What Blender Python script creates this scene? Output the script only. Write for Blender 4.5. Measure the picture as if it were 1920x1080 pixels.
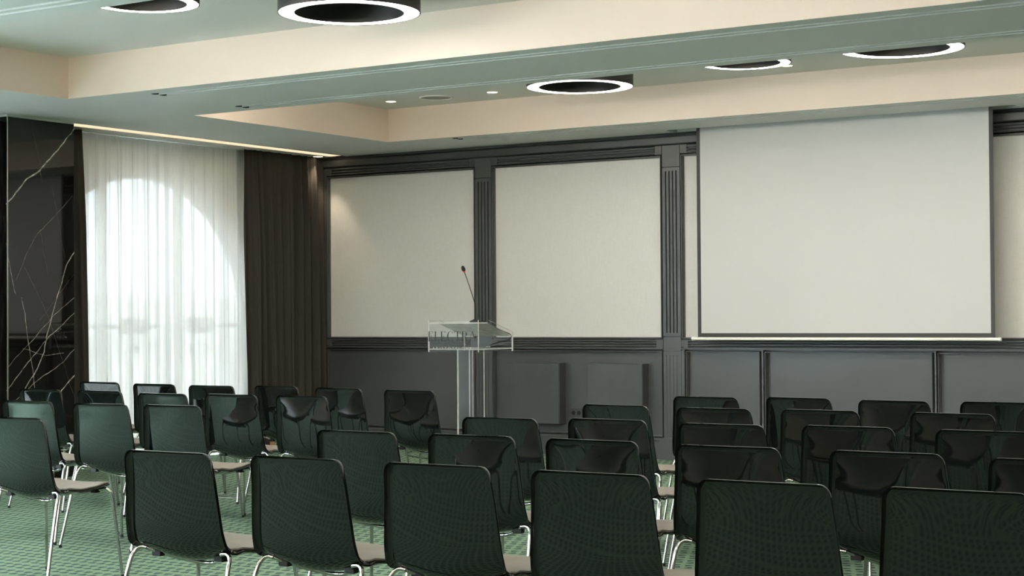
import bpy, bmesh, math, random
from mathutils import Vector, Matrix

for o in list(bpy.data.objects):
    bpy.data.objects.remove(o, do_unlink=True)
S = bpy.context.scene
COL = S.collection
PI = math.pi

# ------------------------------------------------------------------ camera
cam_d = bpy.data.cameras.new('camera')
cam = bpy.data.objects.new('camera', cam_d)
COL.objects.link(cam)
S.camera = cam
cam_d.sensor_width = 36.0
cam_d.lens = 3166.23 / 1920 * 36.0
cam_d.clip_start = 0.05
cam_d.clip_end = 300
RX = Vector((0.84046386, 0.54182457, -0.00682878))
UX = Vector((0.0145069, -0.00990135, 0.99984574))
FX = Vector((-0.54167337, 0.84043328, 0.01618193))
CAMH = 1.282
cam.matrix_world = Matrix(((RX.x, UX.x, -FX.x, 0), (RX.y, UX.y, -FX.y, 0), (RX.z, UX.z, -FX.z, CAMH), (0, 0, 0, 1)))

# ------------------------------------------------------------------ view, world
S.view_settings.view_transform = 'Standard'
S.view_settings.look = 'None'
S.view_settings.gamma = 1.0
S.view_settings.use_curve_mapping = False
S.view_settings.exposure = 0.62
SKY = 30.0           # daylight
RING = 15.0          # ring lamps
LED = 0.74           # cove strip by the curtains
FILL = 36.0          # added unseen fill bars in the ceiling coffers
SPOT = 13.0         # recessed downlights (W)

W = bpy.data.worlds.new('sky')
S.world = W
W.use_nodes = True
nt = W.node_tree
nt.nodes.clear()
wo = nt.nodes.new('ShaderNodeOutputWorld')
bg = nt.nodes.new('ShaderNodeBackground')
bg.inputs[0].default_value = (0.76, 0.895, 1.0, 1)
bg.inputs[1].default_value = SKY
nt.links.new(bg.outputs[0], wo.inputs[0])

try:
    S.cycles.max_bounces = 10
    S.cycles.diffuse_bounces = 5
    S.cycles.glossy_bounces = 5
    S.cycles.transmission_bounces = 6
    S.cycles.transparent_max_bounces = 24
    S.cycles.caustics_reflective = False
    S.cycles.caustics_refractive = False
    S.cycles.sample_clamp_indirect = 60.0
    S.cycles.use_denoising = True
except Exception:
    pass


# ------------------------------------------------------------------ materials
def new_mat(name):
    m = bpy.data.materials.new(name)
    m.use_nodes = True
    n = m.node_tree
    n.nodes.clear()
    out = n.nodes.new('ShaderNodeOutputMaterial')
    return m, n, out


def N(n, t, **kw):
    x = n.nodes.new(t)
    for k, v in kw.items():
        setattr(x, k, v)
    return x


def pbsdf(name, col, rough=0.5, metal=0.0, ior=1.5, noise=None, bump=None, coat=0.0, spec=0.5):
    """principled material with a slight procedural colour/bump variation"""
    m, n, out = new_mat(name)
    b = N(n, 'ShaderNodeBsdfPrincipled')
    b.inputs['Base Color'].default_value = (*col, 1)
    b.inputs['Roughness'].default_value = rough
    b.inputs['Metallic'].default_value = metal
    b.inputs['IOR'].default_value = ior
    b.inputs['Specular IOR Level'].default_value = spec
    b.inputs['Coat Weight'].default_value = coat
    b.inputs['Coat Roughness'].default_value = 0.2
    n.links.new(b.outputs[0], out.inputs[0])
    tc = None
    if noise or bump:
        tc = N(n, 'ShaderNodeTexCoord')
    if noise:
        sc, amt = noise
        t = N(n, 'ShaderNodeTexNoise')
        t.inputs['Scale'].default_value = sc
        t.inputs['Detail'].default_value = 4
        n.links.new(tc.outputs['Object'], t.inputs['Vector'])
        r = N(n, 'ShaderNodeMapRange')
        r.inputs['From Min'].default_value = 0.3
        r.inputs['From Max'].default_value = 0.7
        r.inputs['To Min'].default_value = 1 - amt
        r.inputs['To Max'].default_value = 1 + amt
        n.links.new(t.outputs['Fac'], r.inputs['Value'])
        mx = N(n, 'ShaderNodeVectorMath', operation='SCALE')
        mx.inputs[0].default_value = col
        n.links.new(r.outputs[0], mx.inputs['Scale'])
        n.links.new(mx.outputs[0], b.inputs['Base Color'])
    if bump:
        sc, st = bump
        t2 = N(n, 'ShaderNodeTexNoise')
        t2.inputs['Scale'].default_value = sc
        n.links.new(tc.outputs['Object'], t2.inputs['Vector'])
        bp = N(n, 'ShaderNodeBump')
        bp.inputs['Strength'].default_value = st
        bp.inputs['Distance'].default_value = 0.01
        n.links.new(t2.outputs['Fac'], bp.inputs['Height'])
        n.links.new(bp.outputs[0], b.inputs['Normal'])
    return m


def emit_mat(name, col, strength):
    m, n, out = new_mat(name)
    e = N(n, 'ShaderNodeEmission')
    e.inputs[0].default_value = (*col, 1)
    e.inputs[1].default_value = strength
    n.links.new(e.outputs[0], out.inputs[0])
    return m


M_CEIL = pbsdf('ceiling paint', (0.70, 0.70, 0.68), 0.6, noise=(1.5, 0.015))
M_FASCIA = pbsdf('cream coffer face', (0.74, 0.63, 0.54), 0.6, noise=(1.5, 0.015))  # one even cream colour for the coffer faces, apart from the ceiling colour
M_GREY = pbsdf('charcoal satin paint', (0.066, 0.071, 0.072), 0.36, noise=(3.0, 0.06), spec=0.55)
M_GREYBOX = pbsdf('charcoal cloth cover', (0.064, 0.069, 0.070), 0.34, noise=(6.0, 0.08))
M_WALL = pbsdf('plain wall paint', (0.70, 0.69, 0.66), 0.8, noise=(2.0, 0.03))
M_SHELL = pbsdf('black gloss shell', (0.005, 0.007, 0.0065), 0.035, ior=1.57, noise=(4.0, 0.2))
M_PAD = pbsdf('taupe seat pad', (0.30, 0.265, 0.225), 0.55, noise=(30.0, 0.05), bump=(300.0, 0.12))
M_CHROME = pbsdf('chrome tube', (0.52, 0.51, 0.49), 0.16, 1.0, noise=(20, 0.02))
M_PLASTIC = pbsdf('black plastic', (0.004, 0.004, 0.004), 0.7, noise=(30, 0.1))
M_LAMP = pbsdf('lamp black', (0.016, 0.015, 0.013), 0.5, noise=(12, 0.1))
M_WHITEPL = pbsdf('white plastic', (0.80, 0.79, 0.74), 0.35, noise=(20, 0.02))
M_GRILLE = pbsdf('speaker grille', (0.34, 0.35, 0.34), 0.7, noise=(150, 0.2))
M_SCREEN = pbsdf('projection fabric', (0.53, 0.535, 0.53), 0.85, noise=(0.8, 0.015))
M_BORDER = pbsdf('screen border', (0.035, 0.033, 0.03), 0.6, noise=(8, 0.1))
M_SOCKET = pbsdf('socket plate', (0.05, 0.053, 0.053), 0.45, noise=(20, 0.05))
M_WOOD = None
M_STEEL = pbsdf('brushed steel', (0.55, 0.55, 0.53), 0.3, 1.0, noise=(40, 0.06))
M_RED = pbsdf('red collar', (0.65, 0.03, 0.03), 0.4, noise=(40, 0.05))
M_LETTER = pbsdf('dark lettering', (0.03, 0.032, 0.03), 0.5, noise=(40, 0.05))
M_LETTER2 = pbsdf('pale lettering', (0.55, 0.52, 0.47), 0.5, noise=(40, 0.05))
M_STONE = pbsdf('pale stone', (0.84, 0.83, 0.80), 0.85, noise=(4.0, 0.06), bump=(40, 0.1))
M_FACADE = pbsdf('pale render', (0.80, 0.78, 0.73), 0.9, noise=(1.0, 0.06))
M_DARKWIN = pbsdf('dark glazing', (0.05, 0.06, 0.07), 0.1, noise=(1.0, 0.1))
M_WINFR = pbsdf('window frame paint', (0.55, 0.55, 0.53), 0.4, noise=(5, 0.03))
M_RING = emit_mat('ring lamp diffuser', (1.0, 0.97, 0.93), RING)
M_LED = emit_mat('led strip', (1.0, 0.78, 0.50), LED)
M_FILL = emit_mat('added coffer fill', (1.0, 0.88, 0.75), FILL)  # glow of the fill bars added out of view in the coffers
M_DL = emit_mat('downlight lens', (1.0, 0.84, 0.60), 6.0)


def m_wood():
    m, n, out = new_mat('pale wood')
    b = N(n, 'ShaderNodeBsdfPrincipled')
    b.inputs['Roughness'].default_value = 0.5
    tc = N(n, 'ShaderNodeTexCoord')
    mp = N(n, 'ShaderNodeMapping')
    mp.inputs['Scale'].default_value = (3, 3, 40)
    w = N(n, 'ShaderNodeTexNoise')
    w.inputs['Scale'].default_value = 4
    r = N(n, 'ShaderNodeValToRGB')
    r.color_ramp.elements[0].color = (0.30, 0.15, 0.06, 1)
    r.color_ramp.elements[1].color = (0.48, 0.28, 0.13, 1)
    n.links.new(tc.outputs['Object'], mp.inputs[0])
    n.links.new(mp.outputs[0], w.inputs['Vector'])
    n.links.new(w.outputs['Fac'], r.inputs[0])
    n.links.new(r.outputs[0], b.inputs['Base Color'])
    n.links.new(b.outputs[0], out.inputs[0])
    return m


M_WOOD = m_wood()


def math_(n, op, a, b=None, c=None):
    x = N(n, 'ShaderNodeMath', operation=op)
    for i, v in enumerate((a, b, c)):
        if v is None:
            continue
        if isinstance(v, (int, float)):
            x.inputs[i].default_value = v
        else:
            n.links.new(v, x.inputs[i])
    return x.outputs[0]


def m_carpet():
    m, n, out = new_mat('green wave carpet')
    b = N(n, 'ShaderNodeBsdfPrincipled')
    b.inputs['Roughness'].default_value = 0.95
    b.inputs['Specular IOR Level'].default_value = 0.15
    tc = N(n, 'ShaderNodeTexCoord')
    sp = N(n, 'ShaderNodeSeparateXYZ')
    n.links.new(tc.outputs['Object'], sp.inputs[0])
    wn = N(n, 'ShaderNodeTexNoise')
    wn.inputs['Scale'].default_value = 9
    n.links.new(tc.outputs['Object'], wn.inputs['Vector'])
    A, B = 0.066, 0.078
    u = math_(n, 'DIVIDE', sp.outputs[0], A)
    v0 = math_(n, 'DIVIDE', sp.outputs[1], B)
    tri = math_(n, 'PINGPONG', u, 0.5)            # zigzag 0..0.5 over one period
    v1 = math_(n, 'MULTIPLY_ADD', tri, 0.55, v0)
    v = math_(n, 'MULTIPLY_ADD', wn.outputs['Fac'], 0.25, v1)
    fl = math_(n, 'FLOOR', v)
    fr = math_(n, 'FRACT', v)
    d = math_(n, 'ABSOLUTE', math_(n, 'SUBTRACT', fr, 0.5))     # 0 at line centre
    stag = math_(n, 'MULTIPLY', fl, 0.5)
    ph = math_(n, 'MULTIPLY', math_(n, 'ADD', u, stag), 2 * PI)
    th = math_(n, 'MULTIPLY_ADD', math_(n, 'COSINE', ph), 0.19, 0.15)
    e = math_(n, 'SUBTRACT', th, d)
    mr = N(n, 'ShaderNodeMapRange')
    mr.inputs['From Min'].default_value = -0.06
    mr.inputs['From Max'].default_value = 0.06
    n.links.new(e, mr.inputs['Value'])
    fine = N(n, 'ShaderNodeTexNoise')
    fine.inputs['Scale'].default_value = 260
    n.links.new(tc.outputs['Object'], fine.inputs['Vector'])
    big = N(n, 'ShaderNodeTexNoise')
    big.inputs['Scale'].default_value = 1.3
    n.links.new(tc.outputs['Object'], big.inputs['Vector'])
    mix = N(n, 'ShaderNodeMix', data_type='RGBA')
    mix.inputs[6].default_value = (0.195, 0.292, 0.190, 1)
    mix.inputs[7].default_value = (0.046, 0.086, 0.080, 1)
    n.links.new(mr.outputs[0], mix.inputs[0])
    k = math_(n, 'MULTIPLY_ADD', fine.outputs['Fac'], 0.5, 0.75)
    k2 = math_(n, 'MULTIPLY_ADD', big.outputs['Fac'], 0.3, 0.85)
    kk = math_(n, 'MULTIPLY', k, k2)
    sc = N(n, 'ShaderNodeVectorMath', operation='SCALE')
    n.links.new(mix.outputs[2], sc.inputs[0])
    n.links.new(kk, sc.inputs['Scale'])
    n.links.new(sc.outputs[0], b.inputs['Base Color'])
    bp = N(n, 'ShaderNodeBump')
    bp.inputs['Strength'].default_value = 0.35
    bp.inputs['Distance'].default_value = 0.004
    n.links.new(fine.outputs['Fac'], bp.inputs['Height'])
    n.links.new(bp.outputs[0], b.inputs['Normal'])
    n.links.new(b.outputs[0], out.inputs[0])
    return m


M_CARPET = m_carpet()


def m_weave(name, col, scale, amt):
    """woven wall covering: fine crossing threads"""
    m, n, out = new_mat(name)
    b = N(n, 'ShaderNodeBsdfPrincipled')
    b.inputs['Roughness'].default_value = 0.85
    b.inputs['Specular IOR Level'].default_value = 0.2
    tc = N(n, 'ShaderNodeTexCoord')
    tot = None
    for sc3 in ((scale, scale, scale * 0.12), (scale * 0.12, scale * 0.12, scale)):
        mp = N(n, 'ShaderNodeMapping')
        mp.inputs['Scale'].default_value = sc3
        t = N(n, 'ShaderNodeTexNoise')
        t.inputs['Scale'].default_value = 1
        n.links.new(tc.outputs['Object'], mp.inputs[0])
        n.links.new(mp.outputs[0], t.inputs['Vector'])
        tot = t.outputs['Fac'] if tot is None else math_(n, 'ADD', tot, t.outputs['Fac'])
    k = math_(n, 'MULTIPLY_ADD', tot, amt, 1 - amt)
    sc = N(n, 'ShaderNodeVectorMath', operation='SCALE')
    sc.inputs[0].default_value = col
    n.links.new(k, sc.inputs['Scale'])
    n.links.new(sc.outputs[0], b.inputs['Base Color'])
    n.links.new(b.outputs[0], out.inputs[0])
    return m


M_CREAM = m_weave('cream woven wall covering', (0.655, 0.66, 0.645), 130, 0.12)


def m_curtain(name, col, sheer, trl=0.035):
    m, n, out = new_mat(name)
    tc = N(n, 'ShaderNodeTexCoord')
    mp = N(n, 'ShaderNodeMapping')
    mp.inputs['Scale'].default_value = (200, 200, 12)
    t = N(n, 'ShaderNodeTexNoise')
    t.inputs['Scale'].default_value = 1
    n.links.new(tc.outputs['Object'], mp.inputs[0])
    n.links.new(mp.outputs[0], t.inputs['Vector'])
    k = math_(n, 'MULTIPLY_ADD', t.outputs['Fac'], 0.2, 0.9)
    sc = N(n, 'ShaderNodeVectorMath', operation='SCALE')
    sc.inputs[0].default_value = col
    n.links.new(k, sc.inputs['Scale'])
    d = N(n, 'ShaderNodeBsdfDiffuse')
    n.links.new(sc.outputs[0], d.inputs[0])
    if not sheer:
        n.links.new(d.outputs[0], out.inputs[0])
        return m
    tr = N(n, 'ShaderNodeBsdfTranslucent')
    n.links.new(sc.outputs[0], tr.inputs[0])
    tp = N(n, 'ShaderNodeBsdfTransparent')
    m1 = N(n, 'ShaderNodeMixShader')
    m1.inputs[0].default_value = trl
    n.links.new(d.outputs[0], m1.inputs[1])
    n.links.new(tr.outputs[0], m1.inputs[2])
    m2 = N(n, 'ShaderNodeMixShader')
    lw = N(n, 'ShaderNodeLayerWeight')
    lw.inputs[0].default_value = 0.5
    n.links.new(math_(n, 'MULTIPLY', math_(n, 'POWER', math_(n, 'SUBTRACT', 1.0, lw.outputs['Facing']), 1.4), 0.0145), m2.inputs[0])
    n.links.new(m1.outputs[0], m2.inputs[1])
    n.links.new(tp.outputs[0], m2.inputs[2])
    n.links.new(m2.outputs[0], out.inputs[0])
    return m


M_SHEER = m_curtain('white sheer voile', (0.68, 0.67, 0.64), True, 0.022)
M_VOILE = m_curtain('thin white voile', (0.82, 0.81, 0.79), True, 0.11)
M_DRAPE = m_curtain('charcoal blackout cloth', (0.062, 0.056, 0.050), False)


def m_clear(name, tint, refl_ior):
    m, n, out = new_mat(name)
    f = N(n, 'ShaderNodeFresnel')
    ge = N(n, 'ShaderNodeNewGeometry')
    ir = N(n, 'ShaderNodeMapRange')
    ir.inputs['To Min'].default_value = refl_ior
    ir.inputs['To Max'].default_value = 1 / refl_ior
    n.links.new(ge.outputs['Backfacing'], ir.inputs['Value'])
    n.links.new(ir.outputs[0], f.inputs[0])
    tp = N(n, 'ShaderNodeBsdfTransparent')
    tc = N(n, 'ShaderNodeTexCoord')
    t = N(n, 'ShaderNodeTexNoise')
    t.inputs['Scale'].default_value = 3
    n.links.new(tc.outputs['Object'], t.inputs['Vector'])
    k = math_(n, 'MULTIPLY_ADD', t.outputs['Fac'], 0.02, 0.99)
    sc = N(n, 'ShaderNodeVectorMath', operation='SCALE')
    sc.inputs[0].default_value = tint
    n.links.new(k, sc.inputs['Scale'])
    n.links.new(sc.outputs[0], tp.inputs[0])
    g = N(n, 'ShaderNodeBsdfGlossy')
    g.inputs['Roughness'].default_value = 0.02
    mx = N(n, 'ShaderNodeMixShader')
    n.links.new(math_(n, 'MULTIPLY', f.outputs[0], 0.35), mx.inputs[0])
    n.links.new(tp.outputs[0], mx.inputs[1])
    n.links.new(g.outputs[0], mx.inputs[2])
    n.links.new(mx.outputs[0], out.inputs[0])
    return m


M_GLASS = m_clear('window glass', (0.97, 0.98, 0.98), 1.45)
M_ACRYL = m_clear('clear acrylic', (0.955, 0.965, 0.965), 1.49)


def m_acryl_edge():
    m, n, out = new_mat('polished acrylic edge')
    d = N(n, 'ShaderNodeBsdfPrincipled')
    d.inputs['Base Color'].default_value = (0.80, 0.80, 0.76, 1)
    d.inputs['Roughness'].default_value = 0.25
    tp = N(n, 'ShaderNodeBsdfTransparent')
    tc = N(n, 'ShaderNodeTexCoord')
    t = N(n, 'ShaderNodeTexNoise')
    t.inputs['Scale'].default_value = 14
    n.links.new(tc.outputs['Object'], t.inputs['Vector'])
    k = math_(n, 'MULTIPLY_ADD', t.outputs['Fac'], 0.6, 0.0)
    mx = N(n, 'ShaderNodeMixShader')
    n.links.new(k, mx.inputs[0])
    n.links.new(d.outputs[0], mx.inputs[1])
    n.links.new(tp.outputs[0], mx.inputs[2])
    n.links.new(mx.outputs[0], out.inputs[0])
    return m


M_ACEDGE = m_acryl_edge()

VEINS = [
    (0.014, 0.75, [(8.922, 2.177), (9.022, 2.276), (9.129, 2.378), (9.265, 2.461), (9.404, 2.599), (9.516, 2.716), (9.63, 2.834)]),
    (0.004, 0.22, [(9.02, 1.586), (9.114, 1.776), (9.236, 1.96), (9.43, 2.117), (9.6, 2.277)]),
    (0.010, 0.6, [(9.627, 1.833), (9.541, 1.712), (9.47, 1.527), (9.372, 1.27), (9.302, 1.015), (9.206, 0.848), (9.111, 0.736)]),
    (0.006, 0.4, [(9.625, 1.453), (9.399, 1.302), (9.207, 1.123), (9.019, 0.98), (8.926, 0.888)]),
    (0.008, 0.5, [(9.634, 1.333), (9.511, 1.247), (9.371, 1.142), (9.179, 0.976), (8.926, 0.722)]),
    (0.007, 0.5, [(9.633, 1.04), (9.51, 0.935), (9.288, 0.824), (9.018, 0.646)]),
    (0.007, 0.5, [(9.078, 1.45), (9.113, 1.313), (9.139, 1.124), (9.166, 0.976), (9.206, 0.732)]),
    (0.006, 0.4, [(8.921, 1.875), (8.967, 1.647), (9.02, 1.471)]),
    (0.010, 0.55, [(9.632, 0.823), (9.481, 0.7), (9.439, 0.626)]),
    (0.005, 0.4, [(9.085, 1.045), (9.315, 0.989), (9.51, 1.0)]),
    (0.004, 0.12, [(9.184, 2.815), (9.292, 2.377)]),
    (0.004, 0.12, [(9.389, 2.34), (9.527, 1.765)]),
    (0.004, 0.12, [(9.264, 1.993), (9.345, 1.633)]),
    (0.004, 0.12, [(9.087, 1.713), (9.317, 1.355), (9.631, 0.617)]),
    (0.004, 0.12, [(9.635, 1.659), (9.262, 1.27)]),
]


def m_marble():
    """black marble with white veins: each vein is a noise-warped line in the stone"""
    g = bpy.data.node_groups.new('vein segment', 'ShaderNodeTree')
    for nm, ty in (('P', 'NodeSocketVector'), ('A', 'NodeSocketVector'), ('D', 'NodeSocketVector'),
                   ('InvL2', 'NodeSocketFloat'), ('Wd', 'NodeSocketFloat'), ('Amp', 'NodeSocketFloat')):
        g.interface.new_socket(nm, in_out='INPUT', socket_type=ty)
    g.interface.new_socket('V', in_out='OUTPUT', socket_type='NodeSocketFloat')
    gi = g.nodes.new('NodeGroupInput')
    go = g.nodes.new('NodeGroupOutput')
    sub = N(g, 'ShaderNodeVectorMath', operation='SUBTRACT')
    g.links.new(gi.outputs['P'], sub.inputs[0])
    g.links.new(gi.outputs['A'], sub.inputs[1])
    dot = N(g, 'ShaderNodeVectorMath', operation='DOT_PRODUCT')
    g.links.new(sub.outputs[0], dot.inputs[0])
    g.links.new(gi.outputs['D'], dot.inputs[1])
    t = math_(g, 'MULTIPLY', dot.outputs['Value'], gi.outputs['InvL2'])
    cl = N(g, 'ShaderNodeClamp')
    g.links.new(t, cl.inputs[0])
    sc = N(g, 'ShaderNodeVectorMath', operation='SCALE')
    g.links.new(gi.outputs['D'], sc.inputs[0])
    g.links.new(cl.outputs[0], sc.inputs['Scale'])
    ds = N(g, 'ShaderNodeVectorMath', operation='DISTANCE')
    g.links.new(sub.outputs[0], ds.inputs[0])
    g.links.new(sc.outputs[0], ds.inputs[1])
    q = math_(g, 'DIVIDE', ds.outputs['Value'], gi.outputs['Wd'])
    i = math_(g, 'SUBTRACT', 1.0, q)
    c2 = N(g, 'ShaderNodeClamp')
    g.links.new(i, c2.inputs[0])
    p = math_(g, 'POWER', c2.outputs[0], 0.6)
    r = math_(g, 'MULTIPLY', p, gi.outputs['Amp'])
    g.links.new(r, go.inputs['V'])

    m, n, out = new_mat('black veined marble')
    b = N(n, 'ShaderNodeBsdfPrincipled')
    b.inputs['Roughness'].default_value = 0.03
    b.inputs['IOR'].default_value = 1.6
    n.links.new(b.outputs[0], out.inputs[0])
    ge = N(n, 'ShaderNodeNewGeometry')
    sx = N(n, 'ShaderNodeSeparateXYZ')
    n.links.new(ge.outputs['Position'], sx.inputs[0])
    # the front face is read along y, the return along x, so the veins run round the corner
    yy = math_(n, 'ADD', sx.outputs[1], math_(n, 'ADD', sx.outputs[0], 10.44))
    cb = N(n, 'ShaderNodeCombineXYZ')
    n.links.new(yy, cb.inputs[1])
    n.links.new(sx.outputs[2], cb.inputs[2])
    nz = N(n, 'ShaderNodeTexNoise')
    nz.inputs['Scale'].default_value = 7
    nz.inputs['Detail'].default_value = 6
    n.links.new(cb.outputs[0], nz.inputs['Vector'])
    ctr = N(n, 'ShaderNodeVectorMath', operation='SUBTRACT')
    n.links.new(nz.outputs['Color'], ctr.inputs[0])
    ctr.inputs[1].default_value = (0.5, 0.5, 0.5)
    am = N(n, 'ShaderNodeVectorMath', operation='MULTIPLY')
    n.links.new(ctr.outputs[0], am.inputs[0])
    am.inputs[1].default_value = (0, 0.035, 0.035)
    wp = N(n, 'ShaderNodeVectorMath', operation='ADD')
    n.links.new(cb.outputs[0], wp.inputs[0])
    n.links.new(am.outputs[0], wp.inputs[1])
    tot = None
    for wd, amp, pts in VEINS:
        for a, c in zip(pts[:-1], pts[1:]):
            x = N(n, 'ShaderNodeGroup')
            x.node_tree = g
            n.links.new(wp.outputs[0], x.inputs['P'])
            d = (0, c[0] - a[0], c[1] - a[1])
            x.inputs['A'].default_value = (0, a[0], a[1])
            x.inputs['D'].default_value = d
            x.inputs['InvL2'].default_value = 1 / (d[1] ** 2 + d[2] ** 2)
            x.inputs['Wd'].default_value = wd * 0.5
            x.inputs['Amp'].default_value = min(1.0, amp * 1.5)
            tot = x.outputs[0] if tot is None else math_(n, 'MAXIMUM', tot, x.outputs[0])
    # veins break up along their run
    n2 = N(n, 'ShaderNodeTexNoise')
    n2.inputs['Scale'].default_value = 22
    n.links.new(cb.outputs[0], n2.inputs['Vector'])
    k = N(n, 'ShaderNodeMapRange')
    k.inputs['From Min'].default_value = 0.35
    k.inputs['From Max'].default_value = 0.6
    k.inputs['To Min'].default_value = 0.35
    n.links.new(n2.outputs['Fac'], k.inputs['Value'])
    vv = math_(n, 'MULTIPLY', tot, k.outputs[0])
    mix = N(n, 'ShaderNodeMix', data_type='RGBA')
    mix.inputs[6].default_value = (0.006, 0.0055, 0.005, 1)
    mix.inputs[7].default_value = (0.74, 0.69, 0.60, 1)
    n.links.new(vv, mix.inputs[0])
    n.links.new(mix.outputs[2], b.inputs['Base Color'])
    return m


M_MARBLE = m_marble()


# ------------------------------------------------------------------ mesh helpers
def link(name, bm, mat, parent=None, smooth=False, loc=None):
    me = bpy.data.meshes.new(name)
    bmesh.ops.recalc_face_normals(bm, faces=bm.faces[:])
    bm.to_mesh(me)
    bm.free()
    mats = mat if isinstance(mat, (list, tuple)) else [mat]
    for m in mats:
        me.materials.append(m)
    if smooth:
        me.polygons.foreach_set('use_smooth', [True] * len(me.polygons))
        try:
            me.set_sharp_from_angle(angle=math.radians(40))
        except Exception:
            pass
    o = bpy.data.objects.new(name, me)
    COL.objects.link(o)
    if parent:
        o.parent = parent
    if loc:
        o.location = loc
    return o


def tag(o, label=None, cat=None, group=None, kind=None):
    if label:
        o['label'] = label
    if cat:
        o['category'] = cat
    if group:
        o['group'] = group
    if kind:
        o['kind'] = kind
    return o


def empty(name, loc=(0, 0, 0), rz=0.0):
    o = bpy.data.objects.new(name, None)
    COL.objects.link(o)
    o.location = loc
    o.rotation_euler = (0, 0, rz)
    o.empty_display_size = 0.1
    return o


def box(bm, x0, x1, y0, y1, z0, z1, bev=0.0, mi=0):
    v = [bm.verts.new(p) for p in ((x0, y0, z0), (x1, y0, z0), (x1, y1, z0), (x0, y1, z0),
                                   (x0, y0, z1), (x1, y0, z1), (x1, y1, z1), (x0, y1, z1))]
    fs = [bm.faces.new([v[i] for i in f]) for f in ((0, 3, 2, 1), (4, 5, 6, 7), (0, 1, 5, 4),
                                                    (1, 2, 6, 5), (2, 3, 7, 6), (3, 0, 4, 7))]
    for f in fs:
        f.material_index = mi
    if bev:
        es = set(e for f in fs for e in f.edges)
        bmesh.ops.bevel(bm, geom=list(es), offset=bev, segments=2, affect='EDGES', profile=0.5)
    return fs


def boxes(name, lst, mat, parent=None, bev=0.0):
    bm = bmesh.new()
    for b in lst:
        box(bm, *b, bev=bev)
    return link(name, bm, mat, parent)


def tube(bm, pts, r, n=8, cap=True):
    pts = [Vector(p) for p in pts]
    rings = []
    up = None
    for i, p in enumerate(pts):
        d = (pts[min(i + 1, len(pts) - 1)] - pts[max(i - 1, 0)]).normalized()
        if up is None:
            up = Vector((0, 0, 1)) if abs(d.z) < 0.9 else Vector((0, 1, 0))
        a = d.cross(up).normalized()
        up = a.cross(d).normalized()
        rr = r[i] if isinstance(r, (list, tuple)) else r
        rings.append([bm.verts.new(p + (a * math.cos(2 * PI * k / n) + up * math.sin(2 * PI * k / n)) * rr) for k in range(n)])
    for a, b in zip(rings[:-1], rings[1:]):
        for k in range(n):
            bm.faces.new((a[k], a[(k + 1) % n], b[(k + 1) % n], b[k]))
    if cap:
        bm.faces.new(rings[0][::-1])
        bm.faces.new(rings[-1])


def crv(pts, sub=6):
    """Catmull-Rom through the points"""
    P = [Vector(p) for p in pts]
    P = [2 * P[0] - P[1]] + P + [2 * P[-1] - P[-2]]
    out = []
    for i in range(1, len(P) - 2):
        for k in range(sub):
            t = k / sub
            a, b, c, d = P[i - 1:i + 3]
            out.append(0.5 * ((2 * b) + (c - a) * t + (2 * a - 5 * b + 4 * c - d) * t * t + (3 * b - a - 3 * c + d) * t ** 3))
    out.append(P[-2])
    return out


def lathe(bm, prof, c=(0, 0, 0), n=48, mi=0, closed=False):
    rings = []
    for r, z in prof:
        rings.append([bm.verts.new((c[0] + r * math.cos(2 * PI * k / n), c[1] + r * math.sin(2 * PI * k / n), c[2] + z)) for k in range(n)]
                     if r > 1e-6 else [bm.verts.new((c[0], c[1], c[2] + z))])
    prs = list(zip(rings[:-1], rings[1:]))
    if closed:
        prs.append((rings[-1], rings[0]))
    for a, b in prs:
        for k in range(n):
            k2 = (k + 1) % n
            if len(a) == 1 and len(b) == 1:
                continue
            if len(a) == 1:
                f = bm.faces.new((a[0], b[k], b[k2]))
            elif len(b) == 1:
                f = bm.faces.new((a[k], a[k2], b[0]))
            else:
                f = bm.faces.new((a[k], a[k2], b[k2], b[k]))
            f.material_index = mi


def extrude_x(bm, prof, x0, x1):
    """prof: list of (y, z), closed polygon"""
    a = [bm.verts.new((x0, y, z)) for y, z in prof]
    b = [bm.verts.new((x1, y, z)) for y, z in prof]
    n = len(prof)
    for i in range(n):
        j = (i + 1) % n
        bm.faces.new((a[i], a[j], b[j], b[i]))
    bm.faces.new(a)
    bm.faces.new(b[::-1])


# ------------------------------------------------------------------ the room
YW, XL, XR, YB = 13.298, -11.1, 3.0, -6.0
ZC, ZT = 2.88, 3.18
XG = -8.66           # where the partition-wall tracks start

fl = boxes('floor', [(XL - 0.4, XR, YB, YW + 0.15, -0.1, 0.0)], M_CARPET)
tag(fl, 'green carpet with dark wavy lines', kind='structure')

# ceiling: lowered frame, beams with track slots and three coffers
ceil = boxes('ceiling', [(XL - 0.4, XR + 0.2, YB - 0.2, YW + 0.5, ZT + 0.10, ZT + 0.2)], M_CEIL)
tag(ceil, 'pale grey ceiling with lowered beams and lit coffers', kind='structure')
COF = [(-4.9, -2.5, -9.36), (-1.2, 1.2, -9.36), (2.475, 4.875, -9.36), (6.15, 8.575, -9.36), (9.85, 12.40, -9.335)]
SLX0, SLX1 = -10.665, -10.495
# border slab on the window side, split by the light slot
boxes('border_slab', [(SLX1, -9.36, YB, 13.04, ZC, ZT), (XL, SLX0, YB, YW, ZC, ZT), (SLX0, SLX1, YB, YW, ZC + 0.025, ZT)], M_CEIL, ceil)
boxes('border_slab', [(-9.36, -9.335, 9.85, 12.40, ZC, ZT), ], M_CEIL, ceil)
for y0, y1, xl in COF:
    boxes('coffer_panel', [(xl, XR, y0, y1, ZT, ZT + 0.1)], M_CEIL, ceil)


for y0, y1, xl in COF:
    boxes('fascia', [(xl + 0.005, XR, y1 - 0.005, y1, ZC + 0.0005, ZT)], M_FASCIA, ceil)
    boxes('fascia', [(xl, xl + 0.005, y0, y1, ZC + 0.0005, ZT)], M_FASCIA, ceil)


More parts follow.
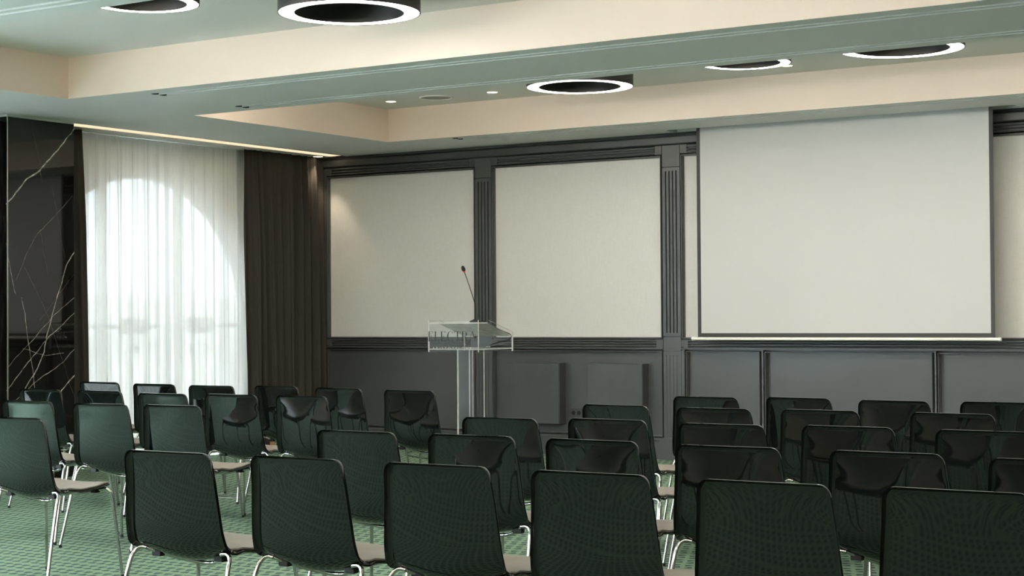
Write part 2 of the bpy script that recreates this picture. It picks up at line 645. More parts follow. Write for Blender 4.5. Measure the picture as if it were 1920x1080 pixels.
def notched(y0, y1, slots):
    p = [(y0, ZC)]
    for a, b in sorted(slots):
        p += [(a, ZC), (a, ZC + 0.022), (b, ZC + 0.022), (b, ZC)]
    p += [(y1, ZC), (y1, ZT), (y0, ZT)]
    return p


def beam(y0, y1, slots, x0=-9.36):
    bm = bmesh.new()
    extrude_x(bm, notched(y0, y1, slots), XG, XR)
    box(bm, x0, XG, y0, y1, ZC, ZT)
    link('beam', bm, M_CEIL, ceil)


SW = 0.035


def pair(y):
    return [(y, y + SW), (y + 0.08, y + 0.08 + SW)]


beam(-6.0, -4.9, [])
beam(-2.5, -1.2, pair(-2.36) + pair(-1.46))
beam(1.2, 2.475, pair(1.34) + pair(2.215))
beam(4.875, 6.15, pair(5.015) + pair(5.89))
beam(8.575, 9.85, pair(8.715) + pair(9.595))
# strip before the front wall, with the recess the screen comes out of
bm = bmesh.new()
extrude_x(bm, notched(12.40, 13.04, pair(12.47)), XG, XR)
box(bm, -9.36, XG, 12.40, 13.04, ZC, ZT)
for a, b in ((XL, -6.80), (-3.785, XR)):
    box(bm, max(a, SLX1), b, 13.04, YW + 0.1, ZC, ZT)
box(bm, -6.80, -3.785, 13.245, YW + 0.1, ZC, ZT)
box(bm, -6.80, -3.785, 13.04, 13.245, ZT - 0.06, ZT)
link('beam', bm, M_CEIL, ceil)
# dark caps put in as shade at the open ends of the track slots
for y in (8.715, 8.795, 9.595, 9.675, 12.47, 12.55):
    boxes('slot_end_shade', [(XG - 0.004, XG + 0.03, y - 0.002, y + SW + 0.002, ZC - 0.004, ZC + 0.02)], M_PLASTIC, ceil)
# unseen glowing bars added in each coffer to brighten the far fascias
for y0, y1, xl in COF:
    boxes('coffer_fill_bar', [(xl + 0.3, XR - 0.3, y0 + 0.002, y0 + 0.03, ZC + 0.10, ZC + 0.125)], M_FILL, ceil)

# recessed light slot in front of the curtains
sl = boxes('cove_strip_light', [(SLX0 + 0.004, SLX1 - 0.004, 9.64, 13.2, ZC + 0.004, ZC + 0.02)], M_LED)
tag(sl, 'warm glowing linear strip light recessed in the ceiling along the curtains', 'light')


# ---- front wall
wf = boxes('wall_front', [(XL - 0.3, XR + 0.2, YW + 0.06, YW + 0.2, 0, ZT)], M_GREY)
tag(wf, 'charcoal panelled front wall with cream fabric panels', kind='structure')
YF = YW + 0.035            # recessed panel plane
PIL = [(-10.95, -10.79), (-8.976, -8.792), (-6.975, -6.80), (-2.90, -2.70), (-0.9, -0.7)]
CREAM = [(-10.766, -8.996), (-8.771, -7.0), (-6.777, -2.925), (-2.675, -0.925), (-0.675, 2.9)]
DADO = [(-10.766, -8.996), (-8.771, -7.0), (-6.74, -6.062), (-5.99, -4.548), (-4.478, -2.925), (-2.675, -0.925), (-0.675, 2.9)]
ZP0, ZP1 = 1.079, 2.674
for x0, x1 in CREAM:
    boxes('cream_panel', [(x0, x1, YF, YW + 0.06, ZP0, ZP1)], M_CREAM, wf)


def frame(name, x0, x1, z0, z1, w, d0, d1, parent, mat):
    """mitred picture-frame moulding round an opening; stepped profile"""
    bm = bmesh.new()
    prof = [(0.0, YF), (0.0, d0 + 0.006), (w * 0.35, d0 + 0.006), (w * 0.45, d1), (w * 0.8, d1), (w, d0), (w, YF)]
    cs = [(x0, z0), (x1, z0), (x1, z1), (x0, z1)]
    sg = [(-1, -1), (1, -1), (1, 1), (-1, 1)]
    rings = []
    for (cx, cz), (sx, sz) in zip(cs, sg):
        rings.append([bm.verts.new((cx + sx * o, y, cz + sz * o)) for o, y in prof])
    for i in range(4):
        a, b = rings[i], rings[(i + 1) % 4]
        for k in range(len(prof) - 1):
            bm.faces.new((a[k], a[k + 1], b[k + 1], b[k]))
    return link(name, bm, mat, parent)


for x0, x1 in CREAM:
    frame('panel_frame', x0, x1, ZP0, ZP1, 0.015, YW, YW - 0.016, wf, M_GREY)
for x0, x1 in DADO:
    boxes('dado_panel', [(x0, x1, YF, YW + 0.06, 0.21, 0.945)], M_GREY, wf)
    frame('dado_frame', x0, x1, 0.21, 0.945, 0.014, YW, YW - 0.016, wf, M_GREY)
# stiles between dado panels and beside pilasters
st = []
for (a0, a1), (b0, b1) in zip(DADO[:-1], DADO[1:]):
    boxes('stile', [(a1 + 0.028, b0 - 0.028, YW - 0.006, YW + 0.06, 0.19, 0.97)], M_GREY, wf)
for x0, x1 in PIL:
    boxes('pilaster', [(x0 + 0.002, x1 - 0.002, YW + 0.012, YW + 0.06, 0.19, 2.78)], M_GREY, wf)
    bl = [(x0, x1, YW - 0.010, YW + 0.02, 2.585, 2.775), (x0, x1, YW - 0.010, YW + 0.02, 0.957, 1.082)]
    for b_ in bl:
        boxes('pilaster_block', [b_], M_GREY, wf, bev=0.002)
    wd = x1 - x0
    nfl = 4
    fw = 0.013
    ms = wd * 0.17
    gap = (wd - 2 * ms - nfl * fw) / (nfl - 1)
    edges = [x0]
    for k in range(nfl):
        g0 = x0 + ms + k * (gap + fw)
        edges += [g0, g0 + fw]
    edges.append(x1)
    for z0, z1 in ((1.088, 2.579), (0.19, 0.951)):
        zi0, zi1 = z0 + 0.03, z1 - 0.03
        bm = bmesh.new()
        box(bm, x0, x1, YW - 0.010, YW + 0.02, z0, zi0)
        box(bm, x0, x1, YW - 0.010, YW + 0.02, zi1, z1)
        for k in range(0, len(edges), 2):
            box(bm, edges[k], edges[k + 1], YW - 0.010, YW + 0.02, zi0, zi1)
        link('fluted_face', bm, M_GREY, wf)
# frieze flutes over the cream panels
def reed(bm, x0, x1, z0, z1, d):
    """half-round moulding"""
    zc, r = (z0 + z1) / 2, (z1 - z0) / 2
    pr = [(YW + 0.03, z0)] + [(YW + 0.004 - d * math.cos(a), zc + r * math.sin(a)) for a in [-PI / 2 + PI * k / 8 for k in range(9)]] + [(YW + 0.03, z1)]
    extrude_x(bm, pr, x0, x1)


for x0, x1 in CREAM:
    e = 0.045
    z = [2.698, 2.715, 2.724, 2.740, 2.749, 2.776]
    bm = bmesh.new()
    for a, b in ((0, 1), (2, 3), (4, 5)):
        reed(bm, x0 + e, x1 - e, z[a], z[b], 0.012)
    box(bm, x0 + e, x1 - e, YW + 0.014, YW + 0.05, z[0], z[5])
    box(bm, x0 - 0.02, x0 + e, YW - 0.008, YW + 0.04, z[0], z[5])
    box(bm, x1 - e, x1 + 0.02, YW - 0.008, YW + 0.04, z[0], z[5])
    link('fluted_frieze', bm, M_GREY, wf)
    # chair rail
    zr = [0.972, 0.986, 0.992, 1.008, 1.016, 1.031, 1.039, 1.056]
    bm = bmesh.new()
    for a, b in ((2, 3), (4, 5), (6, 7)):
        reed(bm, x0 + e, x1 - e, zr[a], zr[b], 0.014)
    box(bm, x0 - 0.022, x1 + 0.022, YW + 0.014, YW + 0.05, 0.97, 1.06)
    box(bm, x0 - 0.022, x0 + e, YW - 0.010, YW + 0.04, 0.99, 1.056)
    box(bm, x1 - e, x1 + 0.022, YW - 0.010, YW + 0.04, 0.99, 1.056)
    box(bm, x0 - 0.022, x1 + 0.022, YW - 0.016, YW + 0.04, 0.972, 0.984)
    link('chair_rail', bm, M_GREY, wf)
# cornice
bm = bmesh.new()
extrude_x(bm, [(YW + 0.05, 2.776), (YW - 0.030, 2.782), (YW - 0.038, 2.79), (YW - 0.038, 2.846), (YW - 0.030, 2.852),
               (YW - 0.012, 2.852), (YW - 0.012, 2.862), (YW - 0.030, 2.864), (YW - 0.034, 2.872), (YW - 0.046, 2.8795), (YW + 0.05, 2.8795)], XL, XR)
link('cornice', bm, M_GREY, wf)
# baseboard and plinths
bb = bmesh.new()
extrude_x(bb, [(YW + 0.04, 0), (YW - 0.03, 0), (YW - 0.03, 0.155), (YW - 0.022, 0.16), (YW - 0.022, 0.168), (YW - 0.028, 0.170), (YW - 0.026, 0.182), (YW - 0.008, 0.19), (YW + 0.04, 0.19)], XL, XR)
bbo = link('baseboard_front', bb, M_GREY)
tag(bbo, 'charcoal baseboard of the front wall', kind='structure')
for x0, x1 in PIL:
    boxes('plinth', [(x0 - 0.03, x1 + 0.03, YW - 0.05, YW + 0.03, 0, 0.192)], M_GREY, bbo, bev=0.003)

# ---- left wall with arched windows (the bays nearer than the pillar are outside the frame but let daylight in)
RA, ZS = 1.39, 1.205
BAYS = [11.11, 7.45, 3.79, 0.13, -3.53]
wl = bpy.data.objects.new('wall_left', bpy.data.meshes.new('wall_left'))
bm = bmesh.new()
TH = 0.14
ends = [(9.28, YW + 0.2)] + [(c - 1.83, c + 1.83) for c in BAYS[1:]]
ends[-1] = (YB - 0.1, ends[-1][1])
NA = 28
for c, (y0, y1) in zip(BAYS, ends):
    arc = [(c + RA * math.cos(PI - PI * k / NA), ZS + RA * math.sin(PI * k / NA)) for k in range(NA + 1)]
    for x, flip in ((XL, False), (XL - TH, True)):
        def F(pts):
            bm.faces.new([bm.verts.new((x, y, z)) for y, z in pts])
        F([(y0, 0), (c - RA, 0), (c - RA, ZS), (y0, ZS)])
        F([(y0, ZS), (c - RA, ZS), (c - RA, ZT), (y0, ZT)])
        F([(c + RA, 0), (y1, 0), (y1, ZS), (c + RA, ZS)])
        F([(c + RA, ZS), (y1, ZS), (y1, ZT), (c + RA, ZT)])
        for a, b in zip(arc[:-1], arc[1:]):
            F([a, b, (b[0], ZT), (a[0], ZT)])
    full = [(c - RA, 0)] + arc + [(c + RA, 0)]
    for a, b in zip(full[:-1], full[1:]):
        bm.faces.new([bm.verts.new(p) for p in ((XL, *a), (XL, *b), (XL - TH, *b), (XL - TH, *a))])
bmesh.ops.remove_doubles(bm, verts=bm.verts[:], dist=1e-4)
wl = link('wall_left', bm, M_WALL)
tag(wl, 'window wall behind the curtains', kind='structure')


def arch_window(c, num):
    bm = bmesh.new()
    x = XL - 0.09
    w = 0.04
    arc = [(c - RA, 0.0)] + [(c + RA * math.cos(PI - PI * k / 40), ZS + RA * math.sin(PI * k / 40)) for k in range(41)] + [(c + RA, 0.0)]
    inn = [(c - RA + w, w)] + [(c + (RA - w) * math.cos(PI - PI * k / 40), ZS + (RA - w) * math.sin(PI * k / 40)) for k in range(41)] + [(c + RA - w, w)]
    for i in range(len(arc) - 1):
        q = [arc[i], arc[i + 1], inn[i + 1], inn[i]]
        va = [bm.verts.new((x - 0.03, *p)) for p in q]
        vb = [bm.verts.new((x + 0.03, *p)) for p in q]
        for k in range(4):
            bm.faces.new((va[k], va[(k + 1) % 4], vb[(k + 1) % 4], vb[k]))
        bm.faces.new(va)
        bm.faces.new(vb[::-1])
    box(bm, x - 0.03, x + 0.03, c - RA, c + RA, 0, w)
    fr = link('window_%d' % num, bm, M_WINFR)
    tag(fr, None, kind='structure')
    for dy in (-0.47, 0.47):
        zt = ZS + math.sqrt(RA * RA - dy * dy) - 0.02
        boxes('mullion', [(x - 0.03, x + 0.03, c + dy - 0.02, c + dy + 0.02, 0.02, zt)], M_WINFR, fr)
    boxes('transom', [(x - 0.03, x + 0.03, c - RA + 0.03, c + RA - 0.03, ZS - 0.02, ZS + 0.02)], M_WINFR, fr)
    bm = bmesh.new()
    bm.faces.new([bm.verts.new((x, *p)) for p in arc])
    link('pane', bm, M_GLASS, fr)
    return fr


WINS = [arch_window(c, i + 1) for i, c in enumerate(BAYS)]
tag(WINS[0], 'bright arched window behind the white sheer curtain', kind='structure')

wr = boxes('wall_right', [(XR, XR + 0.2, YB, YW + 0.2, 0, ZT)], M_GREY)
tag(wr, None, kind='structure')
wb = boxes('wall_back', [(XL - 0.3, XR + 0.2, YB - 0.2, YB, 0, ZT)], M_WALL)
tag(wb, None, kind='structure')


# ---- curtains
def cloth(name, y0t, y1t, y0b, y1b, xc, amp, per, seed, mat, nz=14, ny=260, parent=None, z0=0.012, z1=2.8792, tight=0.5):
    rnd = random.Random(seed)
    ph = [rnd.uniform(0, 6.28) for _ in range(8)]
    bm = bmesh.new()
    rows = []
    for j in range(nz + 1):
        t = j / nz                       # 0 at the bottom
        z = z0 + (z1 - z0) * t
        row = []
        for i in range(ny + 1):
            s = i / ny
            y = (y0b + (y0t - y0b) * t) + s * ((y1b + (y1t - y1b) * t) - (y0b + (y0t - y0b) * t))
            L = y1t - y0t
            q = s * L / per * 2 * PI
            wob = 0.9 * math.sin(q * 0.23 + ph[0] + 0.8 * t) + 0.6 * math.sin(q * 0.41 + ph[1] - 0.9 * t)
            a = amp * (0.75 + 0.35 * math.sin(q * 0.17 + ph[2] + 1.4 * t)) * (1 - (1 - tight) * max(0, t - 0.75) / 0.25)
            f = math.sin(q + wob + ph[3])
            f = math.copysign(abs(f) ** 0.75, f)
            x = xc + a * f + 0.25 * a * math.sin(2.3 * q + ph[4] + 1.7 * t) + 0.12 * a * math.sin(4.1 * q + ph[5] + 3 * t)
            row.append(bm.verts.new((x, y, z)))
        rows.append(row)
    for a, b in zip(rows[:-1], rows[1:]):
        for i in range(ny):
            bm.faces.new((a[i], a[i + 1], b[i + 1], b[i]))
    return link(name, bm, mat, parent, smooth=True)


sh = cloth('sheer_curtain', 9.95, 12.32, 9.95, 12.32, -10.92, 0.020, 0.150, 4, M_SHEER, ny=420)
tag(sh, 'white translucent sheer curtain hanging in front of the bright arched window', 'curtain')
dr = cloth('blackout_curtain', 12.09, 13.27, 12.15, 13.27, -10.815, 0.050, 0.135, 11, M_DRAPE, ny=300)
tag(dr, 'charcoal pleated blackout curtain between the sheer curtain and the front wall', 'curtain', 'blackout curtains')
dl = cloth('blackout_curtain', 9.64, 10.04, 9.64, 10.12, -10.815, 0.040, 0.17, 7, M_DRAPE, ny=120)
tag(dl, 'narrow charcoal blackout curtain tucked beside the black marble pillar', 'curtain', 'blackout curtains')
for i, c in enumerate(BAYS[1:]):
    if i in (0, 3):  # unseen sheers added at these bays to dim their reflections
        cloth('sheer', c - 1.45, c + 1.45, c - 1.45, c + 1.45, -10.92, 0.02, 0.15, 20 + i, M_VOILE if i == 0 else M_SHEER, ny=160, nz=3).parent = WINS[i + 1]
    for y0, y1 in ((c + 0.85, c + 1.45), (c - 1.45, c - 0.85)):  # unseen dark cloth added to block window reflections
        cloth('added_drape', y0, y1, y0, y1, -10.86, 0.04, 0.155, 30 + i, M_DRAPE, ny=60, nz=3).parent = WINS[i + 1]

# ---- marble pillar
pl = empty('marble_pillar', (-10.77, 9.28, 0))
tag(pl, 'black marble clad pillar with white veins beside the curtained window', 'pillar')


def part(o, parent):
    """parent without moving"""
    o.parent = parent
    o.matrix_parent_inverse = Matrix.Translation(-Vector(parent.location))
    return o


PX0, PX1, PY0, PY1 = XL, -10.44, 8.935, 9.622
part(boxes('front_slab', [(PX1 - 0.02, PX1, PY0 + 0.004, PY1, 0, 2.862)], M_MARBLE, bev=0.0015), pl)
part(boxes('side_slab', [(PX0, PX1 - 0.004, PY0, PY0 + 0.004, 0, 2.862)], M_MARBLE), pl)
part(boxes('core', [(PX0, PX1 - 0.02, PY0 + 0.004, PY1, 0, 2.862)], M_MARBLE), pl)
part(boxes('corner_trim', [(PX1 - 0.004, PX1 + 0.003, PY0 - 0.003, PY0 + 0.006, 0, 2.862)], M_STEEL), pl)
part(boxes('cap_strip', [(PX0, PX1 + 0.002, PY0 - 0.002, PY1, 2.862, 2.879)], M_CEIL), pl)
for i, yc in enumerate((5.62, 1.96)):
    p2 = boxes('trim_%d' % (i + 1), [(XL, PX1, yc - 0.345, yc + 0.345, 0, 2.879)], M_MARBLE)
    tag(p2, None, kind='structure')

# ------------------------------------------------------------------ lamps
def ring_lamp(x, y, r, label):
    h = 0.14
    ri = r * 0.755
    t = empty('ring_lamp', (x, y, 3.04))
    tag(t, label, 'lamp', 'round ring lamps on the coffered ceiling')
    bm = bmesh.new()
    lathe(bm, [(r, 0), (r, h - 0.001), (ri, h - 0.001), (ri, 0), (ri + 0.006, 0), (ri + 0.006, 0.012), (r - 0.006, 0.012), (r - 0.006, 0)], n=96, closed=True)
    link('housing', bm, M_LAMP, t, smooth=True)
    bm = bmesh.new()
    lathe(bm, [(ri + 0.0065, 0.003), (r - 0.0065, 0.003), (r - 0.0065, 0.011), (ri + 0.0065, 0.011)], n=96, closed=True)
    link('diffuser', bm, M_RING, t)
    return t


ring_lamp(-6.602, 11.229, 0.413, 'large black ring lamp on the far coffer, leftmost of the three beyond the beam')
ring_lamp(-5.03, 10.85, 0.32, 'small black ring lamp half hidden by the beam, middle of the three far lamps')
ring_lamp(-3.90, 10.87, 0.413, 'large black ring lamp half hidden by the beam above the projection screen')
ring_lamp(-6.076, 7.705, 0.413, 'large black ring lamp nearest the camera at the top of the photo')
ring_lamp(-6.83, 6.81, 0.31, 'small black ring lamp in the near coffer at the top left')


def downlight(x, y, z, r, label, aim=None):
    t = empty('downlight', (x, y, z))
    tag(t, label, 'light', 'small recessed downlights')
    bm = bmesh.new()
    lathe(bm, [(r * 0.84, -0.001), (r * 0.86, -0.005), (r, -0.002), (r, 0.0), ], n=32)
    link('rim', bm, M_WHITEPL, t, smooth=True)
    bm = bmesh.new()
    lathe(bm, [(0, -0.0022), (r * 0.84, -0.0022), (r * 0.84, -0.0005), (0, -0.0005)], n=32)
    link('lens', bm, M_DL, t)
    ld = bpy.data.lights.new('downlight_beam', 'SPOT')
    ld.energy = SPOT
    ld.color = (1.0, 0.80, 0.55)
    ld.spot_size = math.radians(75)
    ld.spot_blend = 0.6
    ld.shadow_soft_size = 0.04
    lo = bpy.data.objects.new('downlight_beam', ld)
    COL.objects.link(lo)
    lo.parent = t
    lo.location = (0, 0, -0.02)


downlight(-8.958, 11.945, ZT, 0.052, 'small round downlight left of the ceiling speaker in the far coffer')
downlight(-7.887, 11.949, ZT, 0.052, 'small round downlight right of the ceiling speaker in the far coffer')
downlight(-5.207, 11.98, ZT, 0.052, 'small round downlight just behind the half hidden small ring lamp')
downlight(-10.727, 13.09, ZC, 0.056, 'small round downlight over the blackout curtain in the far corner')

sp = empty('ceiling_speaker', (-8.478, 11.96, ZT))
tag(sp, 'round grey flush speaker grille in the far ceiling coffer between two downlights', 'speaker')
bm = bmesh.new()
lathe(bm, [(0.128, 0.0), (0.128, -0.004), (0.138, -0.008), (0.146, -0.004), (0.148, 0.0)], n=48)
link('rim', bm, M_WHITEPL, sp, smooth=True)
bm = bmesh.new()
lathe(bm, [(0, -0.003), (0.127, -0.003), (0.127, -0.0005), (0, -0.0005)], n=48)
link('grille', bm, M_GRILLE, sp)

# ------------------------------------------------------------------ projection screen
ps = empty('projection_screen', (-5.245, 13.085, 1.09))
tag(ps, 'large white pull-down projection screen with black borders hanging before the front wall', 'screen')
yS = 13.075
part(boxes('screen_fabric', [(-6.494, -3.992, yS, yS + 0.002, 1.118, 2.93)], M_SCREEN), ps)
part(boxes('side_border', [(-6.527, -6.494, yS - 0.0005, yS + 0.0025, 1.118, 2.93)], M_BORDER), ps)
part(boxes('side_border', [(-3.992, -3.960, yS - 0.0005, yS + 0.0025, 1.118, 2.93)], M_BORDER), ps)
part(boxes('bottom_border', [(-6.527, -3.960, yS - 0.0005, yS + 0.0025, 1.084, 1.118)], M_BORDER), ps)
bm = bmesh.new()
tube(bm, [(-6.56, yS, 1.070), (-3.935, yS, 1.070)], 0.0135, 16)
wbar = part(link('weight_bar', bm, M_WHITEPL, smooth=True), ps)
for xa, xb in ((-6.585, -6.558), (-3.937, -3.912)):
    bm = bmesh.new()
    tube(bm, [(xa, yS, 1.070), (xb, yS, 1.070)], 0.0155, 16)
    e = link('end_cap', bm, M_WHITEPL, smooth=True)
    e.parent = wbar
    e.matrix_parent_inverse = Matrix.Translation(-Vector(ps.location))
    e.matrix_parent_inverse = wbar.matrix_parent_inverse.inverted() @ wbar.matrix_parent_inverse if False else Matrix.Identity(4)

# ------------------------------------------------------------------ boxes and socket on the dado
for (x0, x1), lb in zip(((-8.573, -8.012), (-7.716, -7.149)),
                        ('square charcoal box mounted on the dado beside the lectern', 'square charcoal box mounted on the dado beside the fluted pilaster')):
    w = empty('wall_box', ((x0 + x1) / 2, YF - 0.01, 0.282))
    tag(w, lb, 'box', 'charcoal boxes on the dado')
    part(boxes('body', [(x0, x1, YW - 0.080, YF, 0.282, 0.842)], M_GREYBOX, bev=0.003), w)
    part(boxes('front_cover', [(x0 + 0.004, x1 - 0.004, YW - 0.086, YW - 0.080, 0.286, 0.838)], M_GREYBOX, bev=0.002), w)
so = empty('wall_socket', (-7.89, YF, 0.387))
tag(so, 'grey double wall socket low on the dado between the two charcoal boxes', 'socket')
part(boxes('plate', [(-7.963, -7.817, YF - 0.010, YF, 0.345, 0.430)], M_SOCKET, bev=0.003), so)
for x in (-7.925, -7.868):
    bm = bmesh.new()
    for k in range(24):
        pass
    n = 24
    c0 = [bm.verts.new((x + 0.020 * math.cos(2 * PI * k / n), YF - 0.0105, 0.385 + 0.020 * math.sin(2 * PI * k / n))) for k in range(n)]
    c1 = [bm.verts.new((x + 0.017 * math.cos(2 * PI * k / n), YF - 0.0101, 0.385 + 0.017 * math.sin(2 * PI * k / n))) for k in range(n)]
    bm.faces.new(c1)
    for k in range(n):
        bm.faces.new((c0[k], c0[(k + 1) % n], c1[(k + 1) % n], c1[k]))
    part(link('outlet', bm, M_PLASTIC), so)

# ------------------------------------------------------------------ lectern
lc = empty('lectern', (-8.117, 11.94, 0))
tag(lc, 'clear acrylic lectern with dark lettering standing before the front wall', 'lectern')
LX0, LX1, LY0, LY1 = -8.374, -7.860, 11.67, 12.208
TK = 0.010


def plate(name, poly, axis, a, b, parent, mats=None):
    """plate: polygon in the plane normal to axis, extruded from a to b; faces clear, edges polished"""
    bm = bmesh.new()
    if axis == 'y':
        P = lambda p, t: (p[0], t, p[1])
    elif axis == 'x':
        P = lambda p, t: (t, p[0], p[1])
    else:
        P = lambda p, t: (p[0], p[1], t)
    va = [bm.verts.new(P(p, a)) for p in poly]
    vb = [bm.verts.new(P(p, b)) for p in poly]
    bm.faces.new(va)
    bm.faces.new(vb[::-1])
    n = len(poly)
    for i in range(n):
        f = bm.faces.new((va[i], va[(i + 1) % n], vb[(i + 1) % n], vb[i]))
        f.material_index = 1
    o = link(name, bm, [M_ACRYL, M_ACEDGE])
    part(o, parent)
    return o


ZL0, ZL1, ZLR = 0.976, 1.2445, 1.139
side = [(LY0 + TK, ZL0), (LY1, ZL0), (LY1, ZLR), (LY0 + 0.16, ZL1), (LY0 + TK, ZL1)]
plate('front_plate', [(LX0, ZL0), (LX1, ZL0), (LX1, ZL1), (LX0, ZL1)], 'y', LY0, LY0 + TK, lc)
plate('side_plate', side, 'x', LX0, LX0 + TK, lc)
plate('side_plate', side, 'x', LX1 - TK, LX1, lc)
plate('rear_plate', [(LX0 + TK, ZL0), (LX1 - TK, ZL0), (LX1 - TK, ZLR - 0.03), (LX0 + TK, ZLR - 0.03)], 'y', LY1 - TK, LY1, lc)
plate('bottom_plate', [(LX0 + TK, LY0 + TK), (LX1 - TK, LY0 + TK), (LX1 - TK, LY1 - TK), (LX0 + TK, LY1 - TK)], 'z', ZL0 + 0.018, ZL0 + 0.028, lc)
plate('top_shelf', [(LX0 + TK, LY0 + TK), (LX1 - TK, LY0 + TK), (LX1 - TK, LY0 + 0.155), (LX0 + TK, LY0 + 0.155)], 'z', 1.215, 1.225, lc)
plate('reading_board', [(LY0 + 0.145, 1.215), (LY1 - 0.02, 1.104), (LY1 - 0.02, 1.114), (LY0 + 0.145, 1.225)], 'x', LX0 + TK, LX1 - TK, lc)
rbd = lc.children[-1]
# the broad faces of the sloping board are its long quads
for p in rbd.data.polygons:
    p.material_index = 0 if p.area > 0.05 else 1
CX0, CX1, CY0, CY1 = -8.197, -8.036, 11.843, 12.025
for nm, pl_, ax, a, b in (('column_plate', [(CX0, 0.02), (CX1, 0.02), (CX1, ZL0 + 0.018), (CX0, ZL0 + 0.018)], 'y', CY0, CY0 + TK),
                          ('column_plate', [(CY0 + TK, 0.02), (CY1, 0.02), (CY1, ZL0 + 0.018), (CY0 + TK, ZL0 + 0.018)], 'x', CX0, CX0 + TK),
                          ('column_plate', [(CY0 + TK, 0.02), (CY1, 0.02), (CY1, ZL0 + 0.018), (CY0 + TK, ZL0 + 0.018)], 'x', CX1 - TK, CX1)):
    plate(nm, pl_, ax, a, b, lc)
plate('foot_plate', [(LX0 + 0.05, LY0 + 0.02), (LX1 - 0.05, LY0 + 0.02), (LX1 - 0.05, LY1 - 0.06), (LX0 + 0.05, LY1 - 0.06)], 'z', 0.0, 0.02, lc)


# lettering on the front plate: thick stems, hairline serifs
def glyph(polys, x0, z0, name='letter', mat=M_LETTER, parent=lc):
    bm = bmesh.new()
    for q in polys:
        va = [bm.verts.new((x0 + x, LY0 - 0.0022, z0 + z)) for x, z in q]
        vb = [bm.verts.new((x0 + x, LY0 - 0.0006, z0 + z)) for x, z in q]
        bm.faces.new(va)
        bm.faces.new(vb[::-1])
        n = len(q)
        for i in range(n):
            bm.faces.new((va[i], va[(i + 1) % n], vb[(i + 1) % n], vb[i]))
    part(link(name, bm, mat), parent)


def R(x0, x1, z0, z1):
    return [(x0, z0), (x1, z0), (x1, z1), (x0, z1)]


HL = 0.0016
hh = 0.084
zb = 1.066
k = 0.000284


def EE(x):
    s0, s1, e = 0.0, 0.0105, 0.043
    return [R(s0, s1, 0, hh), R(-0.003, e, hh - HL, hh), R(-0.003, e + 0.002, 0, HL), R(s1, e - 0.014, hh * .5, hh * .5 + HL),
            [(e - 0.008, hh - HL), (e, hh - HL), (e, hh - 0.014)], [(e - 0.008, HL), (e + 0.002, HL), (e + 0.002, 0.014)],
            R(e - 0.016, e - 0.0135, hh * .5 - 0.010, hh * .5 + 0.010)]


def arcband(cx, cz, rx, rz, a0, a1, t0, t1, n=14):
    """crescent band whose thickness swells half way"""
    out = []
    for i in range(n):
        A, B = a0 + (a1 - a0) * i / n, a0 + (a1 - a0) * (i + 1) / n
        ta = t0 + (t1 - t0) * math.sin(PI * i / n)
        tb = t0 + (t1 - t0) * math.sin(PI * (i + 1) / n)
        p = lambda a, t: (cx + (rx - t) * math.cos(a), cz + (rz - t * 0.25) * math.sin(a))
        out.append([p(A, 0), p(B, 0), p(B, tb), p(A, ta)])
    return out


xo = -8.368
glyph(EE(0), xo + 0.002, zb)
glyph([R(0, 0.0105, 0, hh), R(-0.004, 0.015, hh - HL, hh), R(-0.004, 0.042, 0, HL), [(0.034, HL), (0.042, HL), (0.042, 0.016)]], xo + (368 - 130) * k, zb)
glyph(EE(0), xo + (595 - 130) * k, zb)
glyph(arcband(0.033, hh / 2, 0.033, hh / 2 + 0.001, PI * 0.30, PI * 1.70, 0.002, 0.012)
      + [[(0.052, hh - 0.004), (0.056, hh), (0.056, hh - 0.020)], [(0.052, 0.004), (0.056, 0.0), (0.056, 0.020)]], xo + (812 - 130) * k, zb)
glyph([R(0.027, 0.0375, 0, hh), R(0, 0.062, hh - HL, hh), [(0, hh), (0.008, hh - HL), (0, hh - 0.016)], [(0.062, hh), (0.054, hh - HL), (0.062, hh - 0.016)],
       R(0.021, 0.0435, 0, HL)], xo + (1072 - 130) * k, zb)
glyph([R(0, 0.0105, 0, hh), R(-0.004, 0.028, hh - HL, hh), R(0, 0.028, hh * .48, hh * .48 + HL), R(-0.004, 0.015, 0, HL)]
      + arcband(0.026, hh * 0.745, 0.022, hh * 0.255, PI * .5, -PI * .5, 0.002, 0.011)
      + [[(0.024, hh * .49), (0.034, hh * .49), (0.052, 0.0), (0.042, 0.0)], R(0.042, 0.058, 0, HL)], xo + (1352 - 130) * k, zb)
glyph([[(0.030, hh), (0.039, hh), (0.068, 0), (0.057, 0)], [(0.031, hh), (0.033, hh), (0.006, 0), (0.004, 0)], R(0.013, 0.05, hh * .33, hh * .33 + HL),
       R(-0.002, 0.013, 0, HL), R(0.052, 0.074, 0, HL)], xo + (1592 - 130) * k, zb)
# small second line of lettering along the foot of the front plate
tc_ = bpy.data.curves.new('small_lettering', 'FONT')
tc_.body = 'ARISTOTELOUS'
tc_.size = 0.026
tc_.space_character = 1.75
tc_.extrude = 0.0006
to = bpy.data.objects.new('small_lettering', tc_)
COL.objects.link(to)
to.rotation_euler = (PI / 2, 0, 0)
dg = bpy.context.evaluated_depsgraph_get()
me = bpy.data.meshes.new_from_object(to.evaluated_get(dg))
bpy.data.objects.remove(to, do_unlink=True)
me.materials.clear()
me.materials.append(M_LETTER2)
tw = max(v.co.x for v in me.vertices)
for v in me.vertices:
    v.co = Vector((-8.326 + v.co.x * 0.395 / tw, LY0 - 0.0015 + v.co.z, 1.001 + v.co.y))
sml = bpy.data.objects.new('small_lettering', me)
COL.objects.link(sml)
part(sml, lc)

